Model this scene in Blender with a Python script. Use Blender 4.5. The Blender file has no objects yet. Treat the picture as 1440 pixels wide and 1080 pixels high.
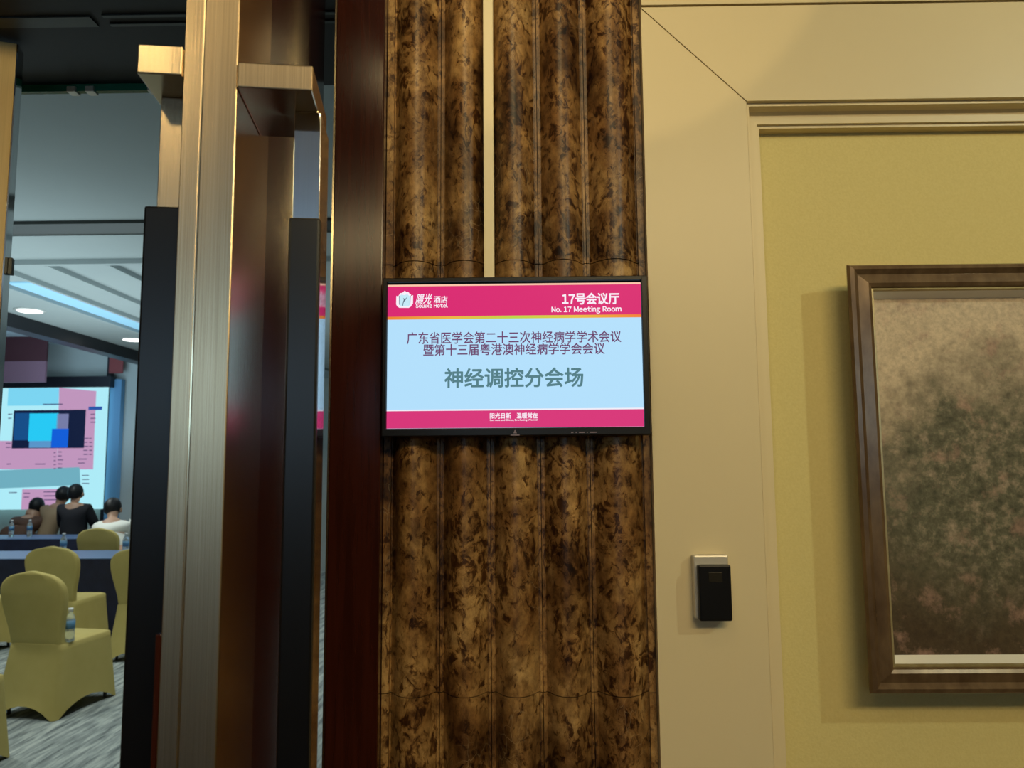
import bpy, bmesh, math, random
from mathutils import Vector, Matrix

random.seed(7)
SC = bpy.context.scene
COL = SC.collection

# ------------------------------------------------------------------ camera
H = 1.62
YAW, PITCH, ROLL, F = 0.0129, math.radians(6.05), 0.0075, 1080.0
fw = Vector((-math.sin(YAW) * math.cos(PITCH), math.cos(YAW) * math.cos(PITCH), math.sin(PITCH)))
r0 = Vector((math.cos(YAW), math.sin(YAW), 0.0))
u0 = r0.cross(fw)
RT = math.cos(ROLL) * r0 - math.sin(ROLL) * u0
UP = math.cos(ROLL) * u0 + math.sin(ROLL) * r0
cam_data = bpy.data.cameras.new('camera')
cam_data.sensor_width = 36.0
cam_data.lens = 36.0 * F / 1440.0
cam_data.clip_start = 0.05
cam_data.dof.use_dof = True
cam_data.dof.focus_distance = 1.42
cam_data.dof.aperture_fstop = 8.5
cam = bpy.data.objects.new('camera', cam_data)
COL.objects.link(cam)
cam.matrix_world = Matrix(((RT.x, UP.x, -fw.x, 0), (RT.y, UP.y, -fw.y, 0), (RT.z, UP.z, -fw.z, H), (0, 0, 0, 1)))
SC.camera = cam

# ------------------------------------------------------------------ exposure, world, lights
SC.view_settings.view_transform = 'Standard'
SC.view_settings.look = 'None'
SC.view_settings.gamma = 1.0
SC.view_settings.use_curve_mapping = False
SC.view_settings.exposure = 0.0

world = bpy.data.worlds.new('world')
SC.world = world
world.use_nodes = True
world.node_tree.nodes['Background'].inputs[0].default_value = (0.5, 0.45, 0.35, 1)
world.node_tree.nodes['Background'].inputs[1].default_value = 0.02


def lamp(name, kind, loc, energy, color, target=None, **kw):
    d = bpy.data.lights.new(name, kind)
    d.energy = energy
    d.color = color
    for k, v in kw.items():
        setattr(d, k, v)
    o = bpy.data.objects.new(name, d)
    COL.objects.link(o)
    o.location = loc
    if target is not None:
        o.rotation_euler = (Vector(target) - Vector(loc)).to_track_quat('-Z', 'Y').to_euler()
    return o


WARM = (1.0, 0.79, 0.42)
lamp('lobby_key', 'SPOT', (2.08, -0.35, 2.93), 40, (0.88, 1.0, 0.80), (0.7, 1.42, 1.6),
     spot_size=math.radians(100), spot_blend=0.5, shadow_soft_size=0.035)
lamp('lobby_wash', 'SPOT', (-0.10, 0.35, 2.96), 9, WARM, (-0.12, 1.42, 2.05),
     spot_size=math.radians(78), spot_blend=0.9, shadow_soft_size=0.05)
lamp('lobby_accent', 'SPOT', (0.16, 0.30, 2.96), 9, (1.0, 0.76, 0.38), (0.12, 1.42, 2.80),
     spot_size=math.radians(52), spot_blend=0.12, shadow_soft_size=0.01)
lamp('door_panel_lamp', 'AREA', (-0.35, -0.62, 2.97), 2.3, (1.0, 0.78, 0.40), (-0.35, -0.62, 0.0),  # added unseen lamp, gives the door metal its warm reflection
     shape='RECTANGLE', size=0.9, size_y=0.55)
lamp('door_wash', 'SPOT', (-0.75, -0.7, 2.96), 5, WARM, (-0.5, 0.9, 2.3),
     spot_size=math.radians(70), spot_blend=0.9, shadow_soft_size=0.05)
lamp('lobby_fill', 'AREA', (0.85, -1.2, 2.92), 41, (1.0, 0.785, 0.42), (0.85, 1.0, 1.0),
     shape='RECTANGLE', size=1.5, size_y=0.35)
for (lx, ly) in ((-4.2, 5.0), (-3.2, 8.2), (-5.6, 8.0), (-2.0, 6.2), (-6.4, 5.6), (-2.2, 3.6), (-6.2, 9.4), (-4.6, 10.9)):
    lamp('room_downlight', 'SPOT', (lx, ly, 2.97), 88, (0.90, 0.96, 0.88), (lx, ly, 0),
         spot_size=math.radians(125), spot_blend=0.8, shadow_soft_size=0.07)
lamp('room_cove', 'AREA', (-3.6, 5.7, 1.9), 36, (0.72, 0.92, 0.96), (-3.6, 5.7, 3.0),  # added up-facing fill that brightens the near ceiling, no fixture here
     shape='RECTANGLE', size=2.5, size_y=4.0)
lamp('room_cove', 'AREA', (-6.6, 9.8, 2.5), 26, (0.50, 0.78, 1.0), (-6.4, 10.4, 3.6),  # second added fill, for the raised ceiling and upper far wall
     shape='RECTANGLE', size=1.0, size_y=2.0)
lamp('room_wall_wash', 'SPOT', (-4.4, 10.4, 2.95), 75, (0.70, 0.90, 1.0), (-5.5, 12.1, 1.9),  # added unseen spot that brightens the far wall
     spot_size=math.radians(80), spot_blend=0.8, shadow_soft_size=0.05)


# ------------------------------------------------------------------ helpers
def at(px, py, Y):
    """world point on the plane y = Y that stands under a measured point of the photograph"""
    d = fw + (px - 720) / F * RT - (py - 540) / F * UP
    return Vector((0, 0, H)) + d * (Y / d.y)


def link(name, me, mat=None, parent=None):
    o = bpy.data.objects.new(name, me)
    COL.objects.link(o)
    if mat is not None and len(me.materials) == 0:
        me.materials.append(mat)
    if parent is not None:
        o.parent = parent
    return o


def obj(name, bm, mat=None, parent=None, smooth=False, label=None):
    bmesh.ops.recalc_face_normals(bm, faces=bm.faces[:])
    me = bpy.data.meshes.new(name)
    bm.to_mesh(me)
    bm.free()
    if smooth:
        for p in me.polygons:
            p.use_smooth = True
        me.update()
    o = link(name, me, mat, parent)
    if label:
        o['label'] = label
    return o


def tag(o, label, cat, group=None):
    o['label'] = label
    o['category'] = cat
    if group:
        o['group'] = group
    return o


def thing(name, label, cat, loc=(0, 0, 0), rz=0.0, group=None):
    o = bpy.data.objects.new(name, None)
    o.empty_display_size = 0.1
    COL.objects.link(o)
    o.location = loc
    o.rotation_euler = (0, 0, rz)
    return tag(o, label, cat, group)


def struct(o):
    o['kind'] = 'structure'
    return o


def box(bm, x0, x1, y0, y1, z0, z1, bev=0.0, M=None):
    r = bmesh.ops.create_cube(bm, size=1.0)
    vs = r['verts']
    for v in vs:
        v.co = Vector(((x0 + x1) / 2 + v.co.x * (x1 - x0), (y0 + y1) / 2 + v.co.y * (y1 - y0), (z0 + z1) / 2 + v.co.z * (z1 - z0)))
    if bev > 0:
        es = list({e for v in vs for e in v.link_edges})
        res = bmesh.ops.bevel(bm, geom=es, offset=bev, segments=2, affect='EDGES', profile=0.5)
        vs = list({v for v in res['verts']} | {v for v in vs if v.is_valid})
    if M is not None:
        for v in vs:
            v.co = M @ v.co
    return vs


def bx(*a, **k):
    bm = bmesh.new()
    box(bm, *a, **k)
    return bm


def poly(bm, pts, y0, y1):
    """prism of an x/z outline between two depths"""
    a = [bm.verts.new((p[0], y0, p[1])) for p in pts]
    b = [bm.verts.new((p[0], y1, p[1])) for p in pts]
    bm.faces.new(a)
    bm.faces.new(b[::-1])
    n = len(pts)
    for i in range(n):
        bm.faces.new((a[i], b[i], b[(i + 1) % n], a[(i + 1) % n]))


def loft(bm, rings, cap0=True, cap1=True, closed=True):
    vr = [[bm.verts.new(p) for p in r] for r in rings]
    n = len(vr[0])
    for a, b in zip(vr, vr[1:]):
        for i in range(n if closed else n - 1):
            bm.faces.new((a[i], a[(i + 1) % n], b[(i + 1) % n], b[i]))
    if cap0:
        bm.faces.new(vr[0][::-1])
    if cap1:
        bm.faces.new(vr[-1])


def lathe(bm, prof, n=20, M=None):
    rings = []
    for r, z in prof:
        ring = []
        for i in range(n):
            a = 2 * math.pi * i / n
            p = Vector((r * math.cos(a), r * math.sin(a), z))
            ring.append(M @ p if M is not None else p)
        rings.append(ring)
    loft(bm, rings)


def frame_sweep(bm, x0, x1, z0, z1, prof):
    """mitred rectangular moulding; prof = (inward offset, depth)"""
    cs = []
    for d, y in prof:
        cs.append([(x0 + d, y, z0 + d), (x1 - d, y, z0 + d), (x1 - d, y, z1 - d), (x0 + d, y, z1 - d)])
    loft(bm, cs, False, False)


# ------------------------------------------------------------------ materials
def mat(name, col=(0.5, 0.5, 0.5), rough=0.5, metal=0.0, emit=None, estr=1.0, spec=0.5, **kw):
    m = bpy.data.materials.new(name)
    m.use_nodes = True
    b = m.node_tree.nodes['Principled BSDF']
    b.inputs['Base Color'].default_value = (*col, 1)
    b.inputs['Roughness'].default_value = rough
    b.inputs['Metallic'].default_value = metal
    b.inputs['Specular IOR Level'].default_value = spec
    if emit is not None:
        b.inputs['Emission Color'].default_value = (*emit, 1)
        b.inputs['Emission Strength'].default_value = estr
    for k, v in kw.items():
        b.inputs[k].default_value = v
    return m


def N(m, t, **kw):
    n = m.node_tree.nodes.new(t)
    for k, v in kw.items():
        if k in n.inputs.keys():
            n.inputs[k].default_value = v
        else:
            setattr(n, k, v)
    return n


def L(m, a, b):
    m.node_tree.links.new(a, b)


def ramp(m, fac, stops):
    n = m.node_tree.nodes.new('ShaderNodeValToRGB')
    e = n.color_ramp.elements
    while len(e) < len(stops):
        e.new(0.5)
    for i, (p, c) in enumerate(stops):
        e[i].position = p
        e[i].color = (*c, 1)
    L(m, fac, n.inputs[0])
    return n.outputs[0]


def coords(m, scale=(1, 1, 1), rot=(0, 0, 0)):
    g = N(m, 'ShaderNodeNewGeometry')
    mp = N(m, 'ShaderNodeMapping')
    mp.inputs['Scale'].default_value = scale
    mp.inputs['Rotation'].default_value = rot
    L(m, g.outputs['Position'], mp.inputs[0])
    return mp.outputs[0]


def noise(m, vec, scale, detail=4.0, rough=0.55, dist=0.0):
    n = N(m, 'ShaderNodeTexNoise')
    n.inputs['Scale'].default_value = scale
    n.inputs['Detail'].default_value = detail
    n.inputs['Roughness'].default_value = rough
    n.inputs['Distortion'].default_value = dist
    L(m, vec, n.inputs['Vector'])
    return n.outputs['Fac']


def mixc(m, fac, a, b, mode='MIX'):
    n = N(m, 'ShaderNodeMix', data_type='RGBA', blend_type=mode)
    for s, v in ((0, fac), (6, a), (7, b)):
        if hasattr(v, 'is_linked'):
            L(m, v, n.inputs[s])
        else:
            n.inputs[s].default_value = v if s == 0 else (*v, 1)
    return n.outputs[2]


def bsdf(m):
    return m.node_tree.nodes['Principled BSDF']


def bump(m, h, strength=0.2, dist=0.01):
    n = N(m, 'ShaderNodeBump')
    n.inputs['Strength'].default_value = strength
    n.inputs['Distance'].default_value = dist
    L(m, h, n.inputs['Height'])
    L(m, n.outputs[0], bsdf(m).inputs['Normal'])


def mottled(name, c1, c2, scale, rough=0.5, sc=(1, 1, 1), bst=0.0, metal=0.0, **kw):
    m = mat(name, c1, rough, metal, **kw)
    v = coords(m, sc)
    f = noise(m, v, scale)
    L(m, ramp(m, f, [(0.3, c1), (0.7, c2)]), bsdf(m).inputs['Base Color'])
    if bst:
        bump(m, f, bst, 0.003)
    return m


def marble_mat():
    m = mat('marble', rough=0.38, spec=0.3)
    v = coords(m, (1, 0.6, 0.62), (0, 0.5, 0))
    vbig = coords(m, (1, 0.6, 0.75))
    # domain warp
    wn = N(m, 'ShaderNodeTexNoise')
    wn.inputs['Scale'].default_value = 14
    wn.inputs['Detail'].default_value = 5
    L(m, v, wn.inputs['Vector'])
    mul = N(m, 'ShaderNodeVectorMath', operation='MULTIPLY_ADD')
    L(m, wn.outputs['Color'], mul.inputs[0])
    mul.inputs[1].default_value = (0.05, 0.05, 0.05)
    L(m, v, mul.inputs[2])
    wv = mul.outputs[0]
    base = ramp(m, noise(m, vbig, 11, 7, 0.62, 0.4),
                [(0.28, (0.09, 0.037, 0.011)), (0.44, (0.21, 0.105, 0.034)), (0.56, (0.34, 0.195, 0.07)), (0.74, (0.50, 0.32, 0.13))])
    fine = ramp(m, noise(m, v, 70, 6, 0.7), [(0.36, (0.30, 0.22, 0.15)), (0.5, (0.85, 0.82, 0.78)), (0.66, (1.35, 1.32, 1.25))])
    base = mixc(m, 0.75, base, fine, 'MULTIPLY')
    # dark inclusions that come in swarms
    gate = noise(m, vbig, 6.0, 3, 0.6)
    vo = noise(m, wv, 84, 4, 0.62, 0.6)
    add = N(m, 'ShaderNodeMath', operation='MULTIPLY_ADD')
    L(m, gate, add.inputs[0])
    add.inputs[1].default_value = -0.42
    L(m, vo, add.inputs[2])
    cells = ramp(m, add.outputs[0], [(0.165, (0.17, 0.11, 0.08)), (0.235, (0.62, 0.55, 0.48)), (0.29, (1, 1, 1))])
    base = mixc(m, 1.0, base, cells, 'MULTIPLY')
    # big dark clouds
    cl = ramp(m, noise(m, vbig, 4.6, 6, 0.6, 0.8), [(0.38, (0.16, 0.10, 0.07)), (0.50, (1, 1, 1))])
    base = mixc(m, 0.9, base, cl, 'MULTIPLY')
    # pale hairline veins
    ve = N(m, 'ShaderNodeTexVoronoi', feature='DISTANCE_TO_EDGE')
    ve.inputs['Scale'].default_value = 52
    L(m, wv, ve.inputs['Vector'])
    vf = ramp(m, ve.outputs['Distance'], [(0.0, (1, 1, 1)), (0.035, (0, 0, 0))])
    vm = N(m, 'ShaderNodeMath', operation='MULTIPLY')
    L(m, vf, vm.inputs[0])
    L(m, ramp(m, noise(m, v, 12, 3), [(0.52, (0, 0, 0)), (0.70, (0.30, 0.30, 0.30))]), vm.inputs[1])
    base = mixc(m, vm.outputs[0], base, (0.62, 0.46, 0.26))
    L(m, base, bsdf(m).inputs['Base Color'])
    return m


def brushed(name, c1, c2, rough=0.3, aniso=0.75, sc=900):
    m = mat(name, c1, rough, 1.0, Anisotropic=aniso, **{'Anisotropic Rotation': 0.25})
    v = coords(m, (1, 1, 0.004))
    f = noise(m, v, sc, 3)
    L(m, ramp(m, f, [(0.3, c1), (0.7, c2)]), bsdf(m).inputs['Base Color'])
    t = N(m, 'ShaderNodeTangent', direction_type='RADIAL', axis='Z')
    L(m, t.outputs[0], bsdf(m).inputs['Tangent'])
    bump(m, f, 0.06, 0.001)
    return m


def wood_mat(name, c1, c2, rough=0.25):
    m = mat(name, c1, rough, spec=0.5)
    v = coords(m, (1, 1, 0.05))
    L(m, ramp(m, noise(m, v, 60, 5, 0.6, 0.3), [(0.3, c1), (0.75, c2)]), bsdf(m).inputs['Base Color'])
    return m


def painting_mat():
    m = mat('oil_canvas', rough=0.55, spec=0.25)
    v = coords(m, (1, 1, 1))
    g = N(m, 'ShaderNodeNewGeometry')
    sep = N(m, 'ShaderNodeSeparateXYZ')
    L(m, g.outputs['Position'], sep.inputs[0])
    n1 = noise(m, v, 9, 8, 0.62, 0.3)
    # height above the lower frame edge plus noise decides sky, crown or undergrowth
    zz = N(m, 'ShaderNodeMapRange')
    zz.inputs['From Min'].default_value = 1.25
    zz.inputs['From Max'].default_value = 1.95
    L(m, sep.outputs['Z'], zz.inputs['Value'])
    nz = N(m, 'ShaderNodeMath', operation='MULTIPLY_ADD')
    L(m, n1, nz.inputs[0])
    nz.inputs[1].default_value = 0.75
    nz.inputs[2].default_value = -0.375
    s = N(m, 'ShaderNodeMath', operation='ADD')
    L(m, zz.outputs[0], s.inputs[0])
    L(m, nz.outputs[0], s.inputs[1])
    base = ramp(m, s.outputs[0], [(0.05, (0.060, 0.040, 0.022)), (0.24, (0.085, 0.066, 0.038)), (0.42, (0.095, 0.092, 0.060)),
                                  (0.54, (0.21, 0.175, 0.125)), (0.64, (0.48, 0.38, 0.27)), (0.95, (0.58, 0.47, 0.34))])
    # the round green crown
    blob = N(m, 'ShaderNodeVectorMath', operation='DISTANCE')
    mp = N(m, 'ShaderNodeMapping')
    mp.inputs['Scale'].default_value = (1, 0, 0.9)
    L(m, g.outputs['Position'], mp.inputs[0])
    L(m, mp.outputs[0], blob.inputs[0])
    blob.inputs[1].default_value = (0.865, 0, 1.59 * 0.9)
    bs = N(m, 'ShaderNodeMath', operation='MULTIPLY_ADD')
    L(m, n1, bs.inputs[0])
    bs.inputs[1].default_value = 0.28
    L(m, blob.outputs['Value'], bs.inputs[2])
    bf = ramp(m, bs.outputs[0], [(0.26, (0.95, 0.95, 0.95)), (0.40, (0, 0, 0))])
    crown = ramp(m, noise(m, v, 45, 5, 0.7), [(0.3, (0.05, 0.052, 0.034)), (0.5, (0.125, 0.12, 0.08)), (0.7, (0.34, 0.27, 0.20))])
    base = mixc(m, bf, base, crown)
    pk = ramp(m, noise(m, v, 15.0, 6, 0.65), [(0.56, (0, 0, 0)), (0.68, (0.5, 0.5, 0.5))])
    base = mixc(m, pk, base, (0.42, 0.25, 0.20))
    dk = ramp(m, noise(m, v, 80, 5, 0.7), [(0.32, (0.5, 0.5, 0.5)), (0.62, (1.2, 1.2, 1.15))])
    base = mixc(m, 0.55, base, dk, 'MULTIPLY')
    L(m, base, bsdf(m).inputs['Base Color'])
    bump(m, noise(m, v, 220, 3), 0.25, 0.002)
    return m


M = {}
M['marble'] = marble_mat()
M['bronze'] = brushed('brushed_bronze', (0.44, 0.33, 0.20), (0.58, 0.45, 0.29), 0.22, 0.85)
M['bronze_warm'] = brushed('warm_bronze', (0.85, 0.58, 0.22), (0.95, 0.66, 0.27), 0.5, 0.3)
bsdf(M['bronze_warm']).inputs['Metallic'].default_value = 0.55
M['steel'] = brushed('brushed_steel', (0.86, 0.88, 0.92), (0.92, 0.94, 0.97), 0.07, 0.0)
M['bronze_line'] = mat('polished_bronze', (0.85, 0.72, 0.48), 0.2, 1.0)
M['wood'] = wood_mat('lacquered_mahogany', (0.022, 0.0045, 0.0025), (0.048, 0.010, 0.005), 0.16)
M['wood_dark'] = wood_mat('dark_stained_wood', (0.006, 0.004, 0.004), (0.013, 0.007, 0.006), 0.6)
M['black'] = mat('black_leather', (0.003, 0.003, 0.004), 0.3, spec=0.4)
M['cream'] = mottled('cream_lacquer', (0.66, 0.545, 0.325), (0.70, 0.585, 0.355), 1.6, 0.38, spec=0.35)
M['cloth_wall'] = mottled('olive_wall_fabric', (0.64, 0.53, 0.21), (0.68, 0.57, 0.235), 220, 0.8, bst=0.15)
M['trunk'] = mat('cream_plastic', (0.80, 0.68, 0.42), 0.4)
M['plastic_black'] = mat('glossy_black_plastic', (0.005, 0.005, 0.006), 0.35, spec=0.25)
M['silver'] = mat('silver_plastic', (0.62, 0.58, 0.50), 0.3, 0.4)
M['frame'] = mottled('aged_gilt_frame', (0.11, 0.066, 0.034), (0.20, 0.13, 0.068), 40, 0.24, metal=0.35, sc=(1, 1, 0.4))
M['frame_hi'] = mottled('worn_gilt', (0.34, 0.27, 0.12), (0.44, 0.36, 0.18), 60, 0.3, metal=0.4)
M['slip'] = mat('silver_slip', (0.90, 0.88, 0.80), 0.3, 0.0)
M['painting'] = painting_mat()
M['carpet'] = None
M['lobby_floor'] = mottled('lobby_stone', (0.05, 0.035, 0.02), (0.09, 0.06, 0.035), 4, 0.25)
M['lobby_wall'] = mottled('lobby_plaster', (0.42, 0.32, 0.18), (0.46, 0.36, 0.2), 2, 0.7)
M['plaster'] = mottled('pale_plaster', (0.50, 0.56, 0.58), (0.54, 0.60, 0.61), 1.2, 0.8)
M['pale'] = mat('pale_wall', (0.60, 0.62, 0.58), 0.7)
M['spandex'] = mottled('yellow_spandex', (0.47, 0.375, 0.11), (0.51, 0.41, 0.13), 8, 0.75)
M['tablecloth'] = mottled('navy_tablecloth', (0.010, 0.012, 0.035), (0.016, 0.02, 0.055), 10, 0.6)
M['topcloth'] = mat('blue_table_runner', (0.10, 0.17, 0.32), 0.4)
M['skin'] = mat('skin', (0.52, 0.31, 0.21), 0.5)
M['hair'] = mat('black_hair', (0.006, 0.006, 0.008), 0.5)
M['white_shirt'] = mat('white_shirt', (0.85, 0.86, 0.80), 0.8)
M['tan'] = mat('tan_jacket', (0.36, 0.25, 0.15), 0.8)
M['brown'] = mat('brown_jacket', (0.10, 0.05, 0.032), 0.8)
M['trousers'] = mat('dark_trousers', (0.012, 0.012, 0.018), 0.8)
M['blue_col'] = mat('blue_column_paint', (0.16, 0.36, 0.60), 0.6)
M['red_col'] = mat('red_column_head', (0.30, 0.06, 0.06), 0.6)
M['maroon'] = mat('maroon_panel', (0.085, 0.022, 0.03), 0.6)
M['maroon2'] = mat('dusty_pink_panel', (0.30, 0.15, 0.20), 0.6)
M['beam'] = mat('dark_beam', (0.012, 0.013, 0.02), 0.4)
M['lampface'] = mat('lamp_face', (1, 1, 1), 0.5, emit=(1.0, 0.97, 0.92), estr=3.0)
M['warmface'] = mat('warm_lamp_face', (1, 1, 1), 0.5, emit=(1.0, 0.78, 0.45), estr=3.2)
M['cool_strip'] = mat('cove_strip', (0.4, 0.7, 0.9), 0.5, emit=(0.22, 0.48, 0.70), estr=0.5)
M['slot'] = mat('slot_metal', (0.07, 0.075, 0.07), 0.45, 0.5)
M['cap'] = mat('white_cap', (0.8, 0.82, 0.82), 0.4)
M['bottle'] = mat('clear_plastic', (0.80, 0.88, 0.88), 0.08, **{'Transmission Weight': 0.75, 'IOR': 1.33})
M['label_blue'] = mat('blue_label', (0.10, 0.25, 0.42), 0.5)
M['glass'] = mat('tinted_glass', (0.55, 0.75, 0.70), 0.02, **{'Transmission Weight': 1.0, 'IOR': 1.45})
M['green_edge'] = mat('green_glass_edge', (0.03, 0.20, 0.13), 0.15, **{'Transmission Weight': 0.3})


def carpet():
    m = mat('streaked_carpet', rough=0.95, spec=0.1)
    v = coords(m, (1, 0.12, 1), (0, 0, math.radians(-38)))
    f = noise(m, v, 26, 5, 0.6)
    L(m, ramp(m, f, [(0.34, (0.12, 0.14, 0.145)), (0.5, (0.30, 0.335, 0.33)), (0.66, (0.50, 0.54, 0.51))]), bsdf(m).inputs['Base Color'])
    bump(m, f, 0.3, 0.004)
    return m


M['carpet'] = carpet()


def screen(name, c, s=1.0):
    return mat(name, (0.005, 0.005, 0.005), 0.4, emit=c, estr=s, spec=0.12)


# ================================================================== LOBBY SHELL
struct(obj('floor', bx(-3.2, 3.2, -3.6, 2.0, -0.1, 0.0), M['lobby_floor']))
struct(obj('ceiling', bx(-3.2, 3.2, -3.6, 2.0, 3.0, 3.1), mottled('white_ceiling_paint', (0.74, 0.74, 0.74), (0.78, 0.78, 0.78), 2, 0.8)))
struct(obj('wall_back', bx(-3.2, 3.2, -3.6, -3.5, 0, 3.0), M['lobby_wall']))
struct(obj('wall_left', bx(-3.2, -3.1, -3.5, 1.42, 0, 3.0), M['lobby_wall']))
struct(obj('wall_right', bx(3.1, 3.2, -3.5, 1.42, 0, 3.0), M['lobby_wall']))
wn = bpy.data.objects.new('window_1', None)  # unseen window, added to put cool highlights on the door metal
COL.objects.link(wn)
struct(wn)
obj('pane', bx(-2.2, 0.5, -3.499, -3.490, 1.85, 2.40), mat('daylit_pane', (0.1, 0.1, 0.1), 0.3, emit=(0.50, 0.76, 1.0), estr=3.4), wn)
bm = bmesh.new()
frame_sweep(bm, -2.26, 0.56, 1.79, 2.46, [(0, -3.499), (0, -3.45), (0.06, -3.45), (0.06, -3.499)])
obj('window_frame', bm, M['wood_dark'], wn)
# masonry behind the finishes, between the door portal and the far right
struct(obj('wall_front', bx(-0.345, 3.1, 1.50, 2.0, 0, 3.0), M['wood_dark']))
struct(obj('wall_portal', bx(-3.1, -1.97, 1.42, 2.0, 0, 3.0), M['wood_dark']))

# portal head: dark soffit with the door track let into it
bm = bmesh.new()
box(bm, -1.97, -0.345, 1.42, 2.0, 2.66, 3.0)
struct(obj('trim_1', bm, M['wood_dark']))
tr = thing('door_track', 'dull metal door track let into the dark head above the doors', 'door track')
obj('track_plate', bx(-1.34, -0.99, 1.66, 1.70, 2.656, 2.66), M['slot'], tr)
obj('rail', bx(-0.96, -0.40, 1.655, 1.665, 2.656, 2.66), M['slot'], tr)
obj('rail', bx(-0.96, -0.40, 1.69, 1.70, 2.656, 2.66), M['slot'], tr)

gt = thing('glass_transom', 'green edged glass strip fixed under the dark head above the opening', 'glass')
obj('glass_edge', bx(-1.42, -0.80, 1.975, 1.990, 2.640, 2.6598), M['green_edge'], gt)
for gx in (-1.215, -1.165, -0.995):
    obj('clip', bx(gx - 0.012, gx + 0.012, 1.968, 1.996, 2.636, 2.652, 0.002), M['silver'], gt)

# pillar of lacquered wood beside the opening
bm = bmesh.new()
box(bm, -0.3545, -0.2605, 1.41, 1.50, 0, 3.0, 0.002)
pil = struct(obj('trim_2', bm, M['wood']))
obj('corner_strip', bx(-0.3585, -0.3548, 1.412, 1.44, 0, 3.0), M['bronze_line'], pil)

# ================================================================== FLUTED MARBLE PILASTER
pila = thing('marble_pilaster', 'fluted dark brown marble pilaster with five vertical convex ribs behind the screen', 'pilaster')
edges = [-0.2600, -0.1545, -0.0600, 0.0340, 0.1265, 0.2385]
tiers = [(0.0, 0.41), (0.41, 1.21), (1.21, 2.005), (2.005, 2.805), (2.805, 3.0)]
YB, YP = 1.450, 1.413


def rib_profile(a, b, lm, rm):
    """x, y samples across one rib; lm/rm = flat margins"""
    pts = [(a + 0.0006, 1.49), (a + 0.0006, YB - (0.010 if lm > 0.01 else 0.004)), (a + lm, YB - (0.010 if lm > 0.01 else 0.004)), (a + lm, YB)]
    c0, c1 = a + lm, b - rm
    n = 14
    for i in range(n + 1):
        t = i / n
        u = -1 + 2 * t
        h = max(0.0, 1 - (abs(u) / 0.9) ** 2.0) ** 0.7
        pts.append((c0 + 0.002 + (c1 - c0 - 0.004) * t, YB - (YB - YP) * h))
    pts += [(b - rm, YB), (b - rm, YB - (0.010 if rm > 0.01 else 0.004)), (b - 0.0006, YB - (0.010 if rm > 0.01 else 0.004)), (b - 0.0006, 1.49)]
    return pts


for k in range(5):
    a, b = edges[k], edges[k + 1]
    lm = 0.014 if k == 0 else 0.005
    rm = 0.013 if k == 4 else 0.005
    pr = rib_profile(a, b, lm, rm)
    for (z0, z1) in tiers:
        bm = bmesh.new()
        g = 0.0008
        loft(bm, [[(x, y, z0 + g) for x, y in pr], [(x, y, z1 - g) for x, y in pr]])
        o = obj('marble_slab', bm, M['marble'], pila)
        me = o.data
        for p in me.polygons:
            if abs(p.normal.z) < 0.5:
                p.use_smooth = True
        me.set_sharp_from_angle(angle=math.radians(40))

# cable trunking down to the screen
tk = thing('cable_trunking', 'narrow cream cable trunking running down the marble to the top of the screen', 'cable trunking')
obj('channel', bx(-0.0690, -0.0500, 1.402, 1.446, 1.964, 3.0, 0.0012), M['trunk'], tk)

# ================================================================== CREAM PANELLED WALL
cw = thing('panelled_wall', 'cream painted wall casing with mitred boards around a recessed fabric panel', 'wall panelling')
del cw['category']
del cw['label']
cw.name = 'wall_panelled'
cw['kind'] = 'structure'
ox, oz, ix, iz = 0.2392, 2.508, 0.4375, 2.3145
RX = 2.55
ZB = 0.50
SLAB = 1.50
g = 0.0012
bm = bmesh.new()
poly(bm, [(ox, 0), (ix, 0), (ix, iz - g), (ox, oz - g)], 1.4205, SLAB)
obj('casing_board', bm, M['cream'], cw)
bm = bmesh.new()
poly(bm, [(ox, oz), (ix, iz), (RX - 0.2, iz), (RX, oz)], 1.4185, SLAB)
obj('casing_board', bm, M['cream'], cw)
bm = bmesh.new()
poly(bm, [(RX, 0), (RX, oz - g), (RX - 0.2, iz - g), (RX - 0.2, 0)], 1.4205, SLAB)
obj('casing_board', bm, M['cream'], cw)
obj('upper_board', bx(ox, RX, 1.415, SLAB, oz + 0.003, 3.0, 0.001), M['cream'], cw)
obj('lower_board', bx(ix, RX - 0.2, 1.4205, SLAB, 0, ZB), M['cream'], cw)
obj('end_board', bx(RX, 3.1, 1.418, SLAB, 0, 3.0), M['cream'], cw)
prof = [(0, 1.49), (0, 1.4200), (0.0005, 1.4290), (0.0065, 1.4290), (0.0070, 1.440), (0.0085, 1.450), (0.0120, 1.4555), (0.0130, 1.4570),
        (0.0300, 1.4570), (0.0305, 1.4640), (0.0360, 1.4640), (0.0365, 1.4895), (0.040, 1.4898)]
bm = bmesh.new()
frame_sweep(bm, ix, RX - 0.2, ZB, iz, prof)
obj('panel_moulding', bm, M['cream'], cw)
obj('fabric_panel', bx(ix + 0.03, RX - 0.23, 1.4892, 1.4995, ZB + 0.03, iz - 0.03), M['cloth_wall'], cw)

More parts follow.
